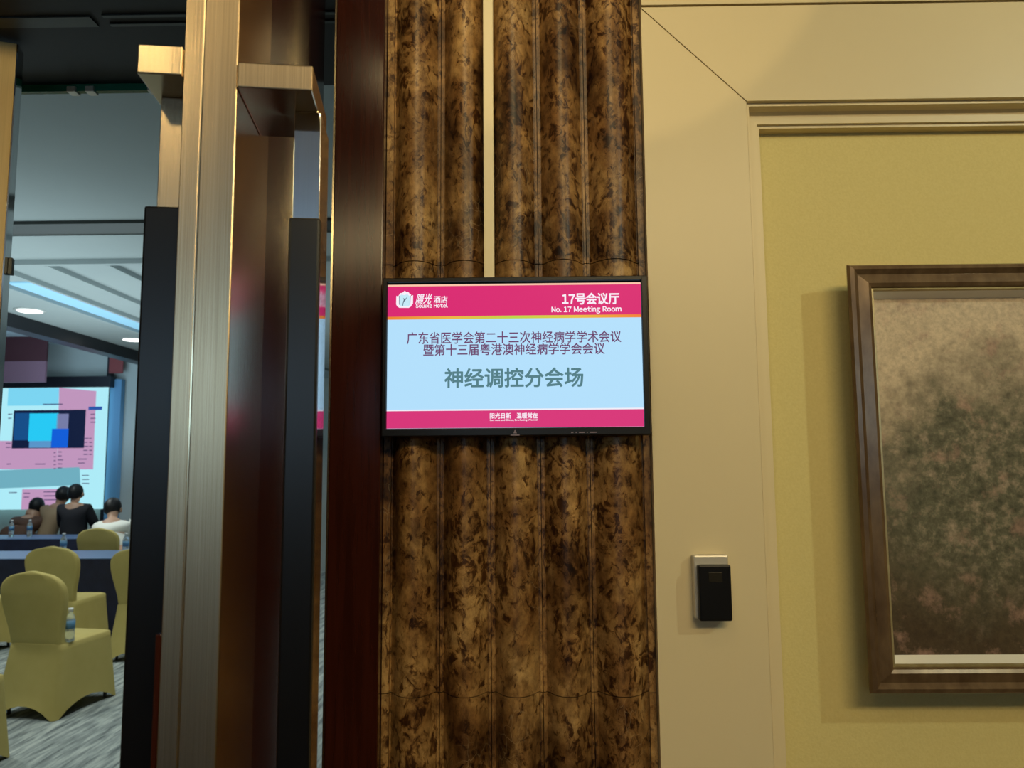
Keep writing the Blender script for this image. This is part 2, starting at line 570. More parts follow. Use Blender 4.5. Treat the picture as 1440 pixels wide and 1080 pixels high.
# ================================================================== PAINTING
pw = thing('framed_painting', 'large oil painting of blurred green and pink foliage in an aged gilt frame', 'painting')
fx0, fx1, fz0, fz1 = 0.6110, 1.560, 1.2135, 1.9890
fp = [(0.032, 1.489), (0.020, 1.465), (0.004, 1.430), (0.0, 1.418), (0.003, 1.411), (0.010, 1.4085), (0.014, 1.412), (0.019, 1.4165), (0.028, 1.4135), (0.036, 1.411), (0.042, 1.414), (0.0445, 1.420)]
bm = bmesh.new()
frame_sweep(bm, fx0, fx1, fz0, fz1, fp)
o = obj('frame_moulding', bm, M['frame'], pw)
bm = bmesh.new()
frame_sweep(bm, fx0 + 0.0445, fx1 - 0.0445, fz0 + 0.0445, fz1 - 0.0445, [(0.0, 1.430), (0.0, 1.4195), (0.003, 1.4185), (0.005, 1.424)])
obj('gilt_edge', bm, M['frame_hi'], pw, label='worn gold inner edge of the frame')
bm = bmesh.new()
i0 = 0.0495
frame_sweep(bm, fx0 + i0, fx1 - i0, fz0 + i0, fz1 - i0, [(0, 1.424), (0.009, 1.452), (0.0092, 1.456)])
obj('slip', bm, M['slip'], pw, label='pale silver bevel inside the frame')
obj('canvas', bx(fx0 + i0 + 0.004, fx1 - i0 - 0.004, 1.4515, 1.465, fz0 + i0 + 0.004, fz1 - i0 - 0.004), M['painting'], pw)

# ================================================================== CARD READER
cr = thing('card_reader', 'small black card reader on a silver back plate screwed to the cream wall', 'card reader')
obj('back_plate', bx(0.3035, 0.3655, 1.400, 1.4205, 1.3470, 1.4580, 0.003), M['silver'], cr, label='silver back plate')
rd = obj('reader_body', bx(0.3085, 0.3660, 1.386, 1.401, 1.3455, 1.4425, 0.003), M['plastic_black'], cr, label='glossy black front')
obj('display', bx(0.3260, 0.3500, 1.3852, 1.3865, 1.413, 1.430, 0.0006), mat('reader_display', (0.02, 0.018, 0.014), 0.15), rd)

# ================================================================== SCREEN
tv = thing('digital_sign', 'wall mounted screen showing a pink and white meeting room notice on the marble', 'screen')
TX0, TX1, TZ0, TZ1, TY = -0.2443, 0.2185, 1.6875, 1.9512, 1.380


def S(px, py):
    yt = 402.0 - 0.0167 * (px - 544)
    yb = 603.5 - 0.0080 * (px - 544)
    return (TX0 + (px - 544) / 360.0 * (TX1 - TX0), TZ1 - (py - yt) / (yb - yt) * (TZ1 - TZ0))


bez = bmesh.new()
BX0, BX1, BZ0, BZ1 = -0.2535, 0.2305, 1.6725, 1.9635
frame_sweep(bez, BX0, BX1, BZ0, BZ1, [(0.0, 1.412), (0.0, 1.379), (0.0015, 1.3765), (0.0075, 1.3765), (0.0088, TY)])
obj('bezel', bez, M['plastic_black'], tv)
obj('lower_bezel', bx(BX0 + 0.002, BX1 - 0.002, 1.3760, 1.3900, BZ0 + 0.001, TZ0 - 0.001, 0.001), M['plastic_black'], tv)
obj('side_bezel', bx(TX1 + 0.001, BX1 - 0.002, 1.3762, 1.3900, BZ0 + 0.002, BZ1 - 0.002, 0.001), M['plastic_black'], tv)
obj('back_cover', bx(BX0 + 0.004, BX1 - 0.004, 1.385, 1.412, BZ0 + 0.004, BZ1 - 0.004, 0.003), M['plastic_black'], tv)

display = obj('display', bx(TX0, TX1, TY, TY + 0.004, TZ0, TZ1), screen('display_white', (0.45, 0.74, 0.97), 1.0), tv, label='lit screen panel with the meeting notice')


def flat(name, pts, c, dy=0.0003, s=1.0, m=None, parent=None):
    bm = bmesh.new()
    poly(bm, [S(*p) for p in pts], TY - dy, TY + 0.0005)
    return obj(name, bm, m or screen(name + '_light', c, s), parent or display)


def ytop(x):
    return -0.0167 * (x - 544)


PINK = (0.69, 0.018, 0.165)


def bar(name, y0, y1, c, dy=0.0003, x0=544, x1=904, m=None, s=1.0):
    sl0 = lambda x, y: y + (-0.0167 + 0.0087 * (y - 402) / 201.5) * (x - 544)
    return flat(name, [(x0, sl0(x0, y0)), (x1, sl0(x1, y0)), (x1, sl0(x1, y1)), (x0, sl0(x0, y1))], c, dy, s, m)


bar('banner', 404.6, 447.5, PINK)
bar('banner', 579.6, 603.4, (0.68, 0.035, 0.19))
bar('top_line', 402.0, 404.6, (0.95, 0.55, 0.40))


def line_mat():
    m = screen('rainbow_line', (1, 0.5, 0.1))
    g = N(m, 'ShaderNodeNewGeometry')
    sp = N(m, 'ShaderNodeSeparateXYZ')
    L(m, g.outputs['Position'], sp.inputs[0])
    mr = N(m, 'ShaderNodeMapRange')
    mr.inputs['From Min'].default_value = TX0
    mr.inputs['From Max'].default_value = TX1
    L(m, sp.outputs['X'], mr.inputs['Value'])
    L(m, ramp(m, mr.outputs[0], [(0.0, (0.85, 0.22, 0.03)), (0.25, (0.85, 0.45, 0.06)), (0.5, (0.50, 0.68, 0.06)), (0.75, (0.80, 0.50, 0.05)), (1.0, (0.9, 0.20, 0.03))]),
      bsdf(m).inputs['Emission Color'])
    return m


bar('colour_line', 447.5, 451.6, None, m=line_mat())
bar('pale_line', 577.6, 579.6, (0.85, 0.85, 0.95))

T_WHITE = screen('text_white', (0.95, 0.86, 0.95))
T_PURPLE = screen('text_purple', (0.155, 0.060, 0.150))
T_TEAL = screen('text_teal', (0.095, 0.215, 0.245))


def glyph_mesh(body, bold, shear):
    cu = bpy.data.curves.new('lettering_curve', 'FONT')
    cu.body = body
    cu.size = 1.0
    cu.offset = bold
    cu.shear = shear
    cu.resolution_u = 3
    to = bpy.data.objects.new('lettering_tmp', cu)
    COL.objects.link(to)
    bpy.context.view_layer.update()
    dg = bpy.context.evaluated_depsgraph_get()
    me = bpy.data.meshes.new_from_object(to.evaluated_get(dg))
    bpy.data.objects.remove(to)
    return me


def text(name, body, x0, x1, y0, y1, m, bold=0.0, shear=0.0, runs=None, smear=0.0):
    smear, bold = bold, 0.0
    """runs = letter gap: latin letters taken one by one from the same sans face as the Chinese ones"""
    if runs is None:
        me = glyph_mesh(body, bold, shear)
    else:
        V, Fc, cur = [], [], 0.0
        for ch in body:
            if ch == ' ':
                cur += 0.34
                continue
            gm = glyph_mesh(fullwidth(ch), bold, shear)
            lo = min(v.co.x for v in gm.vertices)
            hi = max(v.co.x for v in gm.vertices)
            b0 = len(V)
            V += [(v.co.x - lo + cur, v.co.y, 0) for v in gm.vertices]
            Fc += [[b0 + i for i in p.vertices] for p in gm.polygons]
            cur += hi - lo + runs * (0.5 if ch in '.il' else 0.72)
        me = bpy.data.meshes.new(name)
        me.from_pydata(V, [], Fc)
    if smear:
        V = [v.co.copy() for v in me.vertices]
        Fc = [list(p.vertices) for p in me.polygons]
        V2, F2 = [], []
        for dx, dy in ((-1, 0), (1, 0), (0, -1), (0, 1), (-0.7, -0.7), (0.7, 0.7), (-0.7, 0.7), (0.7, -0.7)):
            b0 = len(V2)
            V2 += [(v.x + dx * smear, v.y + dy * smear, 0) for v in V]
            F2 += [[b0 + i for i in f] for f in Fc]
        me = bpy.data.meshes.new(name)
        me.from_pydata(V2, [], F2)
    xs = [v.co.x for v in me.vertices]
    ys = [v.co.y for v in me.vertices]
    mx0, mx1, my0, my1 = min(xs), max(xs), min(ys), max(ys)
    for v in me.vertices:
        u = (v.co.x - mx0) / (mx1 - mx0)
        w = (v.co.y - my0) / (my1 - my0)
        px = x0 + u * (x1 - x0)
        sl = -0.0167 + 0.0087 * ((y0 + y1) / 2 - 402) / 201.5
        py = y1 + (y0 - y1) * w + sl * (px - (x0 + x1) / 2)
        X, Z = S(px, py)
        v.co = (X, TY - 0.0006, Z)
    me.materials.clear()
    o = link(name, me, m, display)
    return o


def fullwidth(t):
    return ''.join(chr(ord(c) + 0xFEE0) if 33 <= ord(c) <= 126 else c for c in t)


text('lettering', '17号会议厅', 792, 873.5, 411.5, 428.6, T_WHITE, 0.030, runs=0.10)
text('lettering', 'No. 17 Meeting Room', 777, 876, 430.8, 441.6, T_WHITE, 0.026, runs=0.13)
text('lettering', '广东省医学会第二十三次神经病学学术会议', 571.5, 875, 467, 484.3, T_PURPLE, 0.012)
text('lettering', '暨第十三届粤港澳神经病学学会会议', 595, 851.5, 484.2, 500.8, T_PURPLE, 0.012)
text('lettering', '神经调控分会场', 625, 820.5, 518.6, 546.5, T_TEAL, 0.022)
text('lettering', '陽光', 583.5, 607.5, 414.2, 428.6, T_WHITE, 0.016, 0.35)
text('lettering', '酒店', 609.5, 629.5, 417.2, 427.2, T_WHITE, 0.020)
text('lettering', 'Soluxe Hotel', 584.0, 629.8, 427.9, 434.3, T_WHITE, 0.030, runs=0.14)
text('lettering', '阳光日新　温暖常在', 688.8, 756, 581.6, 589.6, T_WHITE, 0.022)
text('lettering', 'Sun rises and Shines, Everlasting Warmth', 688.8, 756, 590.2, 593.4, T_WHITE, 0.025)

# hotel emblem: open blossom in a cup
em = [(556.2, 417.6), (558.6, 418.4), (560.1, 416.3), (561.6, 413.7), (564.4, 413.4), (566.1, 412.2), (568.3, 410.0), (570.2, 412.2),
      (573.4, 411.9), (575.2, 414.4), (577.3, 415.2), (577.0, 417.6), (580.2, 416.4), (580.0, 428.4), (576.6, 433.2), (574, 434.6), (560.4, 434.6), (557.3, 432.2), (556.0, 429.5)]
flat('emblem', em, None, 0.0005, m=T_WHITE)
T_BLUE = screen('emblem_blue', (0.55, 0.82, 0.92))
T_DK = screen('emblem_dark', (0.09, 0.14, 0.20))
fill = [(560.4, 418.2), (563.6, 415.6), (567.6, 416.6), (571.8, 415.0), (576.0, 418.4), (575.6, 430.0), (574.0, 432.6), (562.4, 432.6), (560.8, 430.2)]
flat('emblem_petals', fill, None, 0.0007, m=T_BLUE)
for pts in ([(560.0, 417.6), (560.7, 417.4), (561.0, 430.2), (560.3, 430.2)], [(576.0, 417.6), (576.7, 417.4), (576.1, 430.4), (575.4, 430.4)],
            [(566.2, 420.6), (568.6, 422.2), (572.4, 418.6), (569.4, 423.6), (567.0, 426.2), (565.9, 431.6), (565.0, 431.6), (566.0, 426.0), (567.0, 423.4)]):
    flat('emblem_line', pts, None, 0.0009, m=T_DK)

# faint marks on the lower bezel
MK = mat('bezel_print', (0.20, 0.15, 0.19), 0.5)
bm = bmesh.new()
cx_, cz_ = S(724, 607.5)
poly(bm, [(cx_ - 0.0030, cz_ - 0.0035), (cx_ + 0.0030, cz_ - 0.0035), (cx_, cz_ + 0.0045)], 1.3757, 1.3762)
obj('maker_emblem', bm, MK, tv)
bm = bmesh.new()
poly(bm, [(cx_ - 0.008, cz_ - 0.0075), (cx_ + 0.008, cz_ - 0.0075), (cx_ + 0.008, cz_ - 0.0055), (cx_ - 0.008, cz_ - 0.0055)], 1.3757, 1.3762)
obj('maker_mark', bm, MK, tv)
bm = bmesh.new()
x = S(802, 609)[0]
zc = S(802, 609)[1]
for w in (0.004, 0.002, 0.010, 0.0015, 0.012):
    box(bm, x, x + w, 1.3757, 1.3762, zc - 0.0010, zc + 0.0010)
    x += w + 0.004
obj('model_mark', bm, MK, tv)

# ================================================================== RIGHT DOOR LEAF (standing open towards the lobby)
DA = Vector((-0.3095, 0.800, 0.0))        # near, outer corner
ang = math.atan2(0.1325, 0.9912)           # leaf leans to the left as it recedes
DM = Matrix.Rotation(ang, 4, 'Z')
# local frame: +y along the leaf away from the lobby, +x out of the face towards the pilaster, leaf body at x < 0
door = thing('door_leaf', 'tall open door leaf seen edge on with brushed bronze stile and dark mahogany face', 'door', DA, ang)
bm = bmesh.new()
box(bm, -0.0370, 0.0, 0.0, 0.175, 0.012, 2.645, 0.0015)
stl = obj('stile', bm, M['bronze'], door, label='brushed bronze edge stile')
obj('rebate_strip', bx(-0.0577, -0.0380, 0.002, 0.175, 0.012, 2.645, 0.0010), M['bronze'], door, label='narrow bronze strip along the stile')
obj('inlay_line', bx(-0.0382, -0.0368, 0.0012, 0.17, 0.013, 2.644), M['bronze_line'], door)
obj('door_panel', bx(-0.055, -0.003, 0.175, 0.74, 0.012, 2.645, 0.001), M['wood'], door, label='dark mahogany door face')
# pull handles on both faces
ph = thing('pull_handle', 'long bronze pull handle with black grip on the face towards the screen', 'door handle', DA, ang)
phl = thing('pull_handle', 'long bronze pull handle with black grip on the face towards the meeting room', 'door handle', DA, ang)
Z_UP = (2.0335, 2.0625)
box_arm = bx(0.0002, 0.0811, -0.004, 0.124, *Z_UP, bev=0.0015)
obj('arm', box_arm, M['bronze'], ph)
obj('arm', bx(0.0002, 0.0811, -0.004, 0.124, 0.60, 0.629, bev=0.0015), M['bronze'], ph)
obj('bar', bx(0.0532, 0.0841, 0.050, 0.124, 0.629, Z_UP[0], bev=0.001), M['steel'], ph, label='polished steel bar')
obj('grip', bx(0.0505, 0.0860, 0.044, 0.0560, 0.76, 1.905, bev=0.003), M['black'], ph, label='black leather wrapped grip')
Z_UL = (2.0440, 2.0770)
obj('arm', bx(-0.1044, -0.0579, -0.004, 0.124, *Z_UL, bev=0.0015), M['bronze'], phl)
obj('arm', bx(-0.1044, -0.0579, -0.004, 0.124, 0.60, 0.629, bev=0.0015), M['bronze'], phl)
obj('bar', bx(-0.0960, -0.0660, 0.050, 0.124, 0.629, Z_UL[0], bev=0.001), M['bronze'], phl)
obj('grip', bx(-0.1085, -0.0620, 0.046, 0.130, 0.76, 1.914, bev=0.003), M['black'], phl, label='black leather wrapped grip')
# brown lock case on the stile
obj('lock_case', bx(-0.0640, -0.0579, 0.004, 0.044, 0.90, 1.452, bev=0.001), M['wood'], door, label='brown lock case')

# ================================================================== OTHER DOOR LEAF (ajar into the room)
ang2 = math.radians(20)
p28 = Vector((-1.222, 1.755, 0))
dl = thing('door_leaf', 'second door leaf ajar at the picture edge with yellow bronze face and grey edge', 'door', p28, ang2)
# local +x along the leaf towards the opening (free edge at x = 0)
obj('stile', bx(-0.14, 0.0, 0.0, 0.052, 0.012, 2.650, 0.0015), M['bronze_warm'], dl)
obj('door_panel', bx(-0.72, -0.14, 0.004, 0.048, 0.012, 2.650, 0.001), M['wood'], dl)
obj('edge_plate', bx(0.0, 0.003, 0.002, 0.052, 0.012, 2.650), M['steel'], dl, label='grey steel edge plate')
obj('latch', bx(0.003, 0.012, 0.028, 0.048, 2.085, 2.125, 0.001), M['slot'], dl)

# ================================================================== MEETING ROOM
struct(obj('floor_room', bx(-9.5, 1.5, 2.0, 12.2, -0.1, 0.0), M['carpet']))
struct(obj('wall_room_left', bx(-9.6, -9.5, 2.0, 12.2, 0, 3.7), M['plaster']))
struct(obj('wall_room_right', bx(1.5, 1.6, 2.0, 12.2, 0, 3.7), M['plaster']))
struct(obj('wall_room_far', bx(-9.6, 1.6, 12.1, 12.3, 0, 3.7), M['pale']))
struct(obj('ceiling_room', bx(-4.60, 1.5, 2.0, 12.2, 3.02, 3.12), M['plaster']))
struct(obj('ceiling_room_raised', bx(-9.5, -4.60, 2.0, 12.2, 3.60, 3.70), M['plaster']))
struct(obj('ceiling_beam', bx(-4.76, -4.601, 2.0, 12.1, 2.895, 3.60), M['beam']))
struct(obj('wall_room_near', bx(-9.5, -1.97, 2.0, 2.1, 0, 3.7), M['plaster']))
struct(obj('trim_3', bx(-1.97, -0.345, 2.001, 2.1, 2.72, 3.02), M['wood_dark']))
# air slot across the ceiling
sl = thing('ceiling_slot', 'dark metal air slot running across the meeting room ceiling', 'air slot')
obj('slot_body', bx(-4.59, 1.4, 4.20, 4.40, 3.000, 3.0198), M['slot'], sl)
obj('slot_rim', bx(-4.59, 1.4, 4.401, 4.425, 2.995, 3.0198), M['plaster'], sl)
# cove: a bright strip between two ceiling ribs
cv = thing('cove_light', 'glowing blue white cove strip along the meeting room ceiling', 'cove light')
obj('light_strip', bx(-3.86, -3.62, 5.6, 11.9, 3.008, 3.0198), M['cool_strip'], cv)
for xx in (-3.90, -3.60, -3.22, -2.80):
    struct(obj('ceiling_rib', bx(xx - 0.015, xx + 0.015, 5.05, 11.9, 2.985, 3.0198), M['plaster']))
struct(obj('ceiling_step', bx(-4.59, 1.4, 5.00, 5.045, 2.985, 3.0198), M['plaster']))

for i, (x, y, lab) in enumerate(((-4.351, 6.636, 'bright round ceiling downlight nearest the door opening'),
                                 (-4.238, 8.224, 'bright round ceiling downlight half hidden by the black door grip'),)):
    t = thing('downlight', lab, 'downlight', (x, y, 3.0195), group='meeting room downlights')
    bm = bmesh.new()
    lathe(bm, [(0.125, 0), (0.125, -0.006), (0.10, -0.010)], 28)
    obj('trim_ring', bm, M['cap'], t, True)
    bm = bmesh.new()
    lathe(bm, [(0.10, -0.008), (0.10, -0.012)], 28)
    obj('lamp_disc', bm, M['lampface'], t)
p = at(130, 478, 7.9)
t = thing('downlight', 'dim round downlight set beyond the dark beam', 'downlight', (-6.25, 11.0, 3.595), group='meeting room downlights')
bm = bmesh.new()
lathe(bm, [(0.14, 0), (0.14, -0.02), (0.10, -0.03)], 24)
obj('trim_ring', bm, M['cap'], t)
bm = bmesh.new()
lathe(bm, [(0.10, -0.025), (0.10, -0.034)], 24)
obj('lamp_disc', bm, M['lampface'], t)


def prism_px(name, pts, Y0, Y1, m, parent=None):
    bm = bmesh.new()
    poly(bm, [(at(px, py, Y0).x, at(px, py, Y0).z) for px, py in pts], Y0, Y1)
    return obj(name, bm, m, parent)


# maroon and pink reflection, built as a flat panel left of the beam
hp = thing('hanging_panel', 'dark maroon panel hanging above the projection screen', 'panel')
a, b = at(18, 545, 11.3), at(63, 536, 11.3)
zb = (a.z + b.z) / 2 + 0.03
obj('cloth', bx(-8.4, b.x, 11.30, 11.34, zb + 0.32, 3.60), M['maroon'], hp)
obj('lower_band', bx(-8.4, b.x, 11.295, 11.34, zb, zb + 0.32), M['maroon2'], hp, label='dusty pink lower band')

# projection screen
ps = thing('projection_screen', 'large glowing projection screen at the far end of the meeting room', 'screen')
YS = 11.9


def P(px, py, Y=YS):
    q = at(px, py, Y)
    return (q.x, q.z)


xl = P(-70, 600)[0]
xr = P(149, 600)[0]
zt = P(100, 545)[1]
zbm = P(100, 716)[1]
obj('screen_housing', bx(xl - 0.05, xr + 0.06, YS - 0.05, YS + 0.12, zt, zt + 0.17), M['beam'], ps)
sf = obj('screen_surface', bx(xl, xr, YS, YS + 0.03, zbm, zt), screen('slide_cyan', (0.42, 0.83, 0.93), 1.0), ps, label='glowing slide area')


def patch(name, x0, x1, y0, y1, c, dy=0.004, s=1.0, pts=None):
    bm = bmesh.new()
    if pts is None:
        (X0, Z0), (X1, Z1) = P(x0, y0), P(x1, y1)
        pts_ = [(X0, Z0), (X1, Z0), (X1, Z1), (X0, Z1)]
    else:
        pts_ = [P(*q) for q in pts]
    poly(bm, pts_, YS - dy, YS + 0.001)
    return obj(name, bm, screen(name + '_glow', c, s), sf)


REFL_PINK = (0.52, 0.30, 0.50)  # pink blocks are reflections painted onto the slide
patch('slide_block', 12, 82, 546, 570, (0.20, 0.66, 0.88), 0.002)
patch('slide_block', 83, 135, 0, 0, REFL_PINK, 0.004, pts=[(83.5, 545), (135.5, 550), (133, 605), (131, 660), (81, 660), (82, 600)])
patch('slide_block', 0, 0, 0, 0, REFL_PINK, 0.004, pts=[(-70, 620), (81, 620), (81, 660), (-70, 660)])
patch('slide_block', 31.5, 86, 688, 716, REFL_PINK, 0.004)
patch('slide_footer', 0, 0, 0, 0, (0.16, 0.42, 0.52), 0.008, pts=[(-70, 664), (112, 657), (113, 682), (-70, 690)])
patch('video_window', 20, 118.5, 577, 630, (0.006, 0.012, 0.045), 0.008)
patch('video_image', 22, 43, 581, 619, (0.008, 0.075, 0.24), 0.011)
patch('video_image', 42.5, 81, 581.5, 620, (0.02, 0.58, 0.90), 0.013)
patch('video_image', 42, 72, 620, 629.5, (0.10, 0.30, 0.58), 0.013)
patch('video_image', 81, 96, 582, 603, (0.18, 0.20, 0.38), 0.013)
patch('video_image', 74, 95.5, 603, 629.5, (0.006, 0.11, 0.68), 0.015)
patch('slide_button', 125, 143.5, 572, 576.5, (0.02, 0.09, 0.38), 0.008)
bm = bmesh.new()
random.seed(3)
for (x0, y0, n, w) in ((76, 636, 5, 3), (82, 635, 5, 7), (118, 616, 5, 6), (126, 616, 5, 4), (110, 645, 2, 13), (50, 652, 1, 14), (10, 652, 1, 6), (34, 693, 2, 10), (62, 691, 3, 20), (9, 623, 2, 6), (12, 582, 2, 5), (61, 568, 1, 27), (128, 582, 3, 6), (116, 668, 3, 12), (13, 692, 1, 10)):
    for k in range(n):
        (X0, Z0), (X1, Z1) = P(x0, y0 + k * 5.6), P(x0 + w * random.uniform(0.7, 1.1), y0 + k * 5.6 + 1.1)
        box(bm, X0, X1, YS - 0.012, YS, Z1, Z0)
so = obj('slide_lines', bm, screen('slide_text_dark', (0.06, 0.05, 0.14)), sf)
so['kind'] = 'stuff'

# column and corner right of the screen
colm = bmesh.new()
X0, X1 = P(152, 600, 11.98)[0], P(168, 600, 11.98)[0]
box(colm, X0, X1, 11.98, 12.09, 0, 3.02)
cm = thing('column', 'narrow blue column with a red head beside the projection screen', 'column')
obj('shaft', colm, M['blue_col'], cm)
Z0 = P(158, 525, 11.97)[1]
obj('head', bx(X0 - 0.02, X1 + 0.02, 11.96, 11.979, Z0, 3.55), M['red_col'], cm, label='dull red head of the column')
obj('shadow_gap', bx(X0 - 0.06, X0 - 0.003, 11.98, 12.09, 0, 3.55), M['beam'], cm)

# ================================================================== CHAIRS
def rrect(hx, y0, y1, r, n=7):
    """rounded rectangle outline, tagged with the side it lies on"""
    pts = []
    cs = [(hx - r, y0 + r, -90), (hx - r, y1 - r, 0), (-hx + r, y1 - r, 90), (-hx + r, y0 + r, 180)]
    for i, (cx, cy, a0) in enumerate(cs):
        for k in range(4):
            a = math.radians(a0 + 90 * k / 3)
            pts.append((cx + r * math.cos(a), cy + r * math.sin(a), 0.0))
        nx, ny, na = cs[(i + 1) % 4]
        aa = math.radians(a0 + 90)
        sx, sy = cx + r * math.cos(aa), cy + r * math.sin(aa)
        ex, ey = nx + r * math.cos(aa), ny + r * math.sin(aa)
        for k in range(1, n):
            t = k / n
            pts.append((sx + (ex - sx) * t, sy + (ey - sy) * t, math.sin(math.pi * t) ** 0.8))
    return pts


def make_chair():
    t = thing('banquet_chair', 'x', 'chair')
    rings = []
    zs = [0.0, 0.06, 0.14, 0.24, 0.34, 0.42, 0.455, 0.465]
    for i, z in enumerate(zs):
        q = 1 - z / 0.46
        q = max(q, 0)
        hx = 0.200 + 0.040 * q ** 1.1
        y0 = -0.262 - 0.075 * q ** 1.1
        y1 = 0.235 + 0.035 * q
        if i == len(zs) - 1:
            hx -= 0.02
            y0 += 0.0
            y1 -= 0.02
        ring = rrect(hx, y0, y1, 0.035)
        lift = {0: 0.085, 1: 0.045, 2: 0.02}.get(i, 0.0)
        rings.append([(x, y, z + lift * a + 0.002) for x, y, a in ring])
    bm = bmesh.new()
    loft(bm, rings, cap0=False)
    obj('seat_cover', bm, M['spandex'], t, True)
    rings = []
    for i in range(22):
        s = i / 21
        z = 0.40 + 0.545 * s
        k = max(0.0, (z - 0.46) / 0.485)
        if z < 0.46:
            w = 0.188
        else:
            w = 0.188 + 0.052 * (0.5 - 0.5 * math.cos(min(1, k / 0.70) * math.pi))
        top = max(0.0, (z - 0.80) / 0.1455)
        w *= max(0.0, 1 - top ** 2.6) ** 0.5 if top < 1 else 0
        w = max(w, 0.02)
        yc = -0.232 - 0.085 * k + (0.012 if z < 0.46 else 0.0)
        th = 0.033 - 0.012 * top
        r = min(0.022, w * 0.9, th * 0.9)
        rings.append([(x, y, z) for x, y, a in rrect(w, yc - th, yc + th, r, 5)])
    bm = bmesh.new()
    loft(bm, rings)
    obj('back_cover', bm, M['spandex'], t, True)
    for sx in (-0.19, 0.19):
        for sy in (-0.235, 0.20):
            bm = bmesh.new()
            lathe(bm, [(0.012, 0.0), (0.012, 0.20)], 8, Matrix.Translation((sx, sy, 0)))
            obj('leg', bm, M['beam'], t)
    return t


def dup(root, loc, rz, label, group=None):
    r = root.copy()
    COL.objects.link(r)
    r.location = loc
    r.rotation_euler = (0, 0, rz)
    r['label'] = label
    if group:
        r['group'] = group
    for ch in list(root.children):
        c = ch.copy()
        COL.objects.link(c)
        c.parent = r
        for gch in ch.children:
            d = gch.copy()
            COL.objects.link(d)
            d.parent = c
    return r


GR = 'yellow covered banquet chairs in the meeting room'
chair = make_chair()
chair['group'] = GR
chair['label'] = 'nearest whole yellow covered banquet chair, water bottle on its seat'
chair.location = (-3.21, 5.47, 0)
chair.rotation_euler = (0, 0, math.radians(-9))
CH = [((-4.12, 7.10, 0), -2, 'yellow covered banquet chair directly behind the nearest whole one, pushed to the navy table'),
      ((-3.27, 6.93, 0), -3, 'yellow covered banquet chair cut off by the black door grip, at the navy table'),
      ((-4.86, 9.15, 0), 0, 'farthest yellow covered banquet chair, behind the seated person in white'),
      ((-4.20, 5.62, 0), -4, 'yellow covered banquet chair beside the nearest whole one, only its seat showing'),
      ((-4.93, 7.0, 0), -2, 'yellow covered banquet chair at the picture edge in the row at the navy table'),
      ((-3.17, 4.27, 0), -4, 'yellow covered banquet chair lowest at the picture edge, in front of all the others')]
for loc, rz, lab in CH:
    dup(chair, loc, math.radians(rz), lab, GR)


# ================================================================== TABLES
def table(x0, x1, y0, y1, label):
    t = thing('banquet_table', label, 'table', ((x0 + x1) / 2, (y0 + y1) / 2, 0))
    w, d = (x1 - x0) / 2, (y1 - y0) / 2
    obj('tabletop', bx(-w, w, -d, d, 0.72, 0.745, 0.004), M['topcloth'], t, label='blue sheened table top')
    bm = bmesh.new()
    n = 60
    rings = []
    for z, amp, off in ((0.735, 0.0, 0.004), (0.4, 0.010, 0.008), (0.01, 0.018, 0.014)):
        ring = []
        for i in range(n):
            u = i / n * 4
            s, f = int(u), u - int(u)
            c = [(-w, -d), (w, -d), (w, d), (-w, d)]
            a, b = c[s], c[(s + 1) % 4]
            x, y = a[0] + (b[0] - a[0]) * f, a[1] + (b[1] - a[1]) * f
            k = 1 + off / max(w, d) + amp * math.sin(i * 2.1)
            ring.append((x * (1 + off / w) + (amp * math.sin(i * 2.1) if s % 2 else 0), y * (1 + off / d) + (amp * math.sin(i * 2.1) if s % 2 == 0 else 0), z))
        rings.append(ring)
    loft(bm, rings, False, False)
    obj('table_skirt', bm, M['tablecloth'], t, True)
    return t


table(-7.6, -2.9, 7.62, 8.35, 'long navy skirted banquet table behind the second row of chairs')
table(-8.6, -5.35, 9.75, 10.35, 'navy skirted banquet table farther back near the projection screen')


# ================================================================== BOTTLES
def make_bottle(loc, label):
    t = thing('water_bottle', label, 'bottle', loc)
    bm = bmesh.new()
    lathe(bm, [(0.026, 0.0), (0.031, 0.006), (0.031, 0.06), (0.029, 0.065), (0.031, 0.07), (0.031, 0.14), (0.024, 0.168), (0.013, 0.188), (0.013, 0.20)], 16)
    obj('bottle_body', bm, M['bottle'], t, True)
    bm = bmesh.new()
    lathe(bm, [(0.0318, 0.085), (0.0318, 0.138)], 16)
    obj('bottle_label', bm, M['label_blue'], t, True)
    bm = bmesh.new()
    lathe(bm, [(0.0155, 0.196), (0.0155, 0.216), (0.014, 0.218)], 14)
    obj('cap', bm, M['cap'], t, True)
    return t


BG = 'small plastic water bottles in the meeting room'
bt = make_bottle((-3.055, 5.27, 0.4675), 'plastic water bottle standing on the seat of the nearest whole chair')
bt['group'] = BG
for loc, lab in (((-4.72, 7.95, 0.7455), 'plastic water bottle on the navy table above the second row chair back'),
                 ((-4.05, 7.90, 0.7455), 'plastic water bottle on the navy table beside the black door grip'),
                 ((-3.06, 4.32, 0.4675), 'plastic water bottle on the chair seat lowest at the picture edge'),
                 ((-6.42, 10.05, 0.7455), 'plastic water bottle on the far table, standing inward of its neighbour'),
                 ((-6.64, 10.02, 0.7455), 'plastic water bottle on the far table, closest to the picture edge')):
    dup(bt, loc, 0.3, lab, BG)


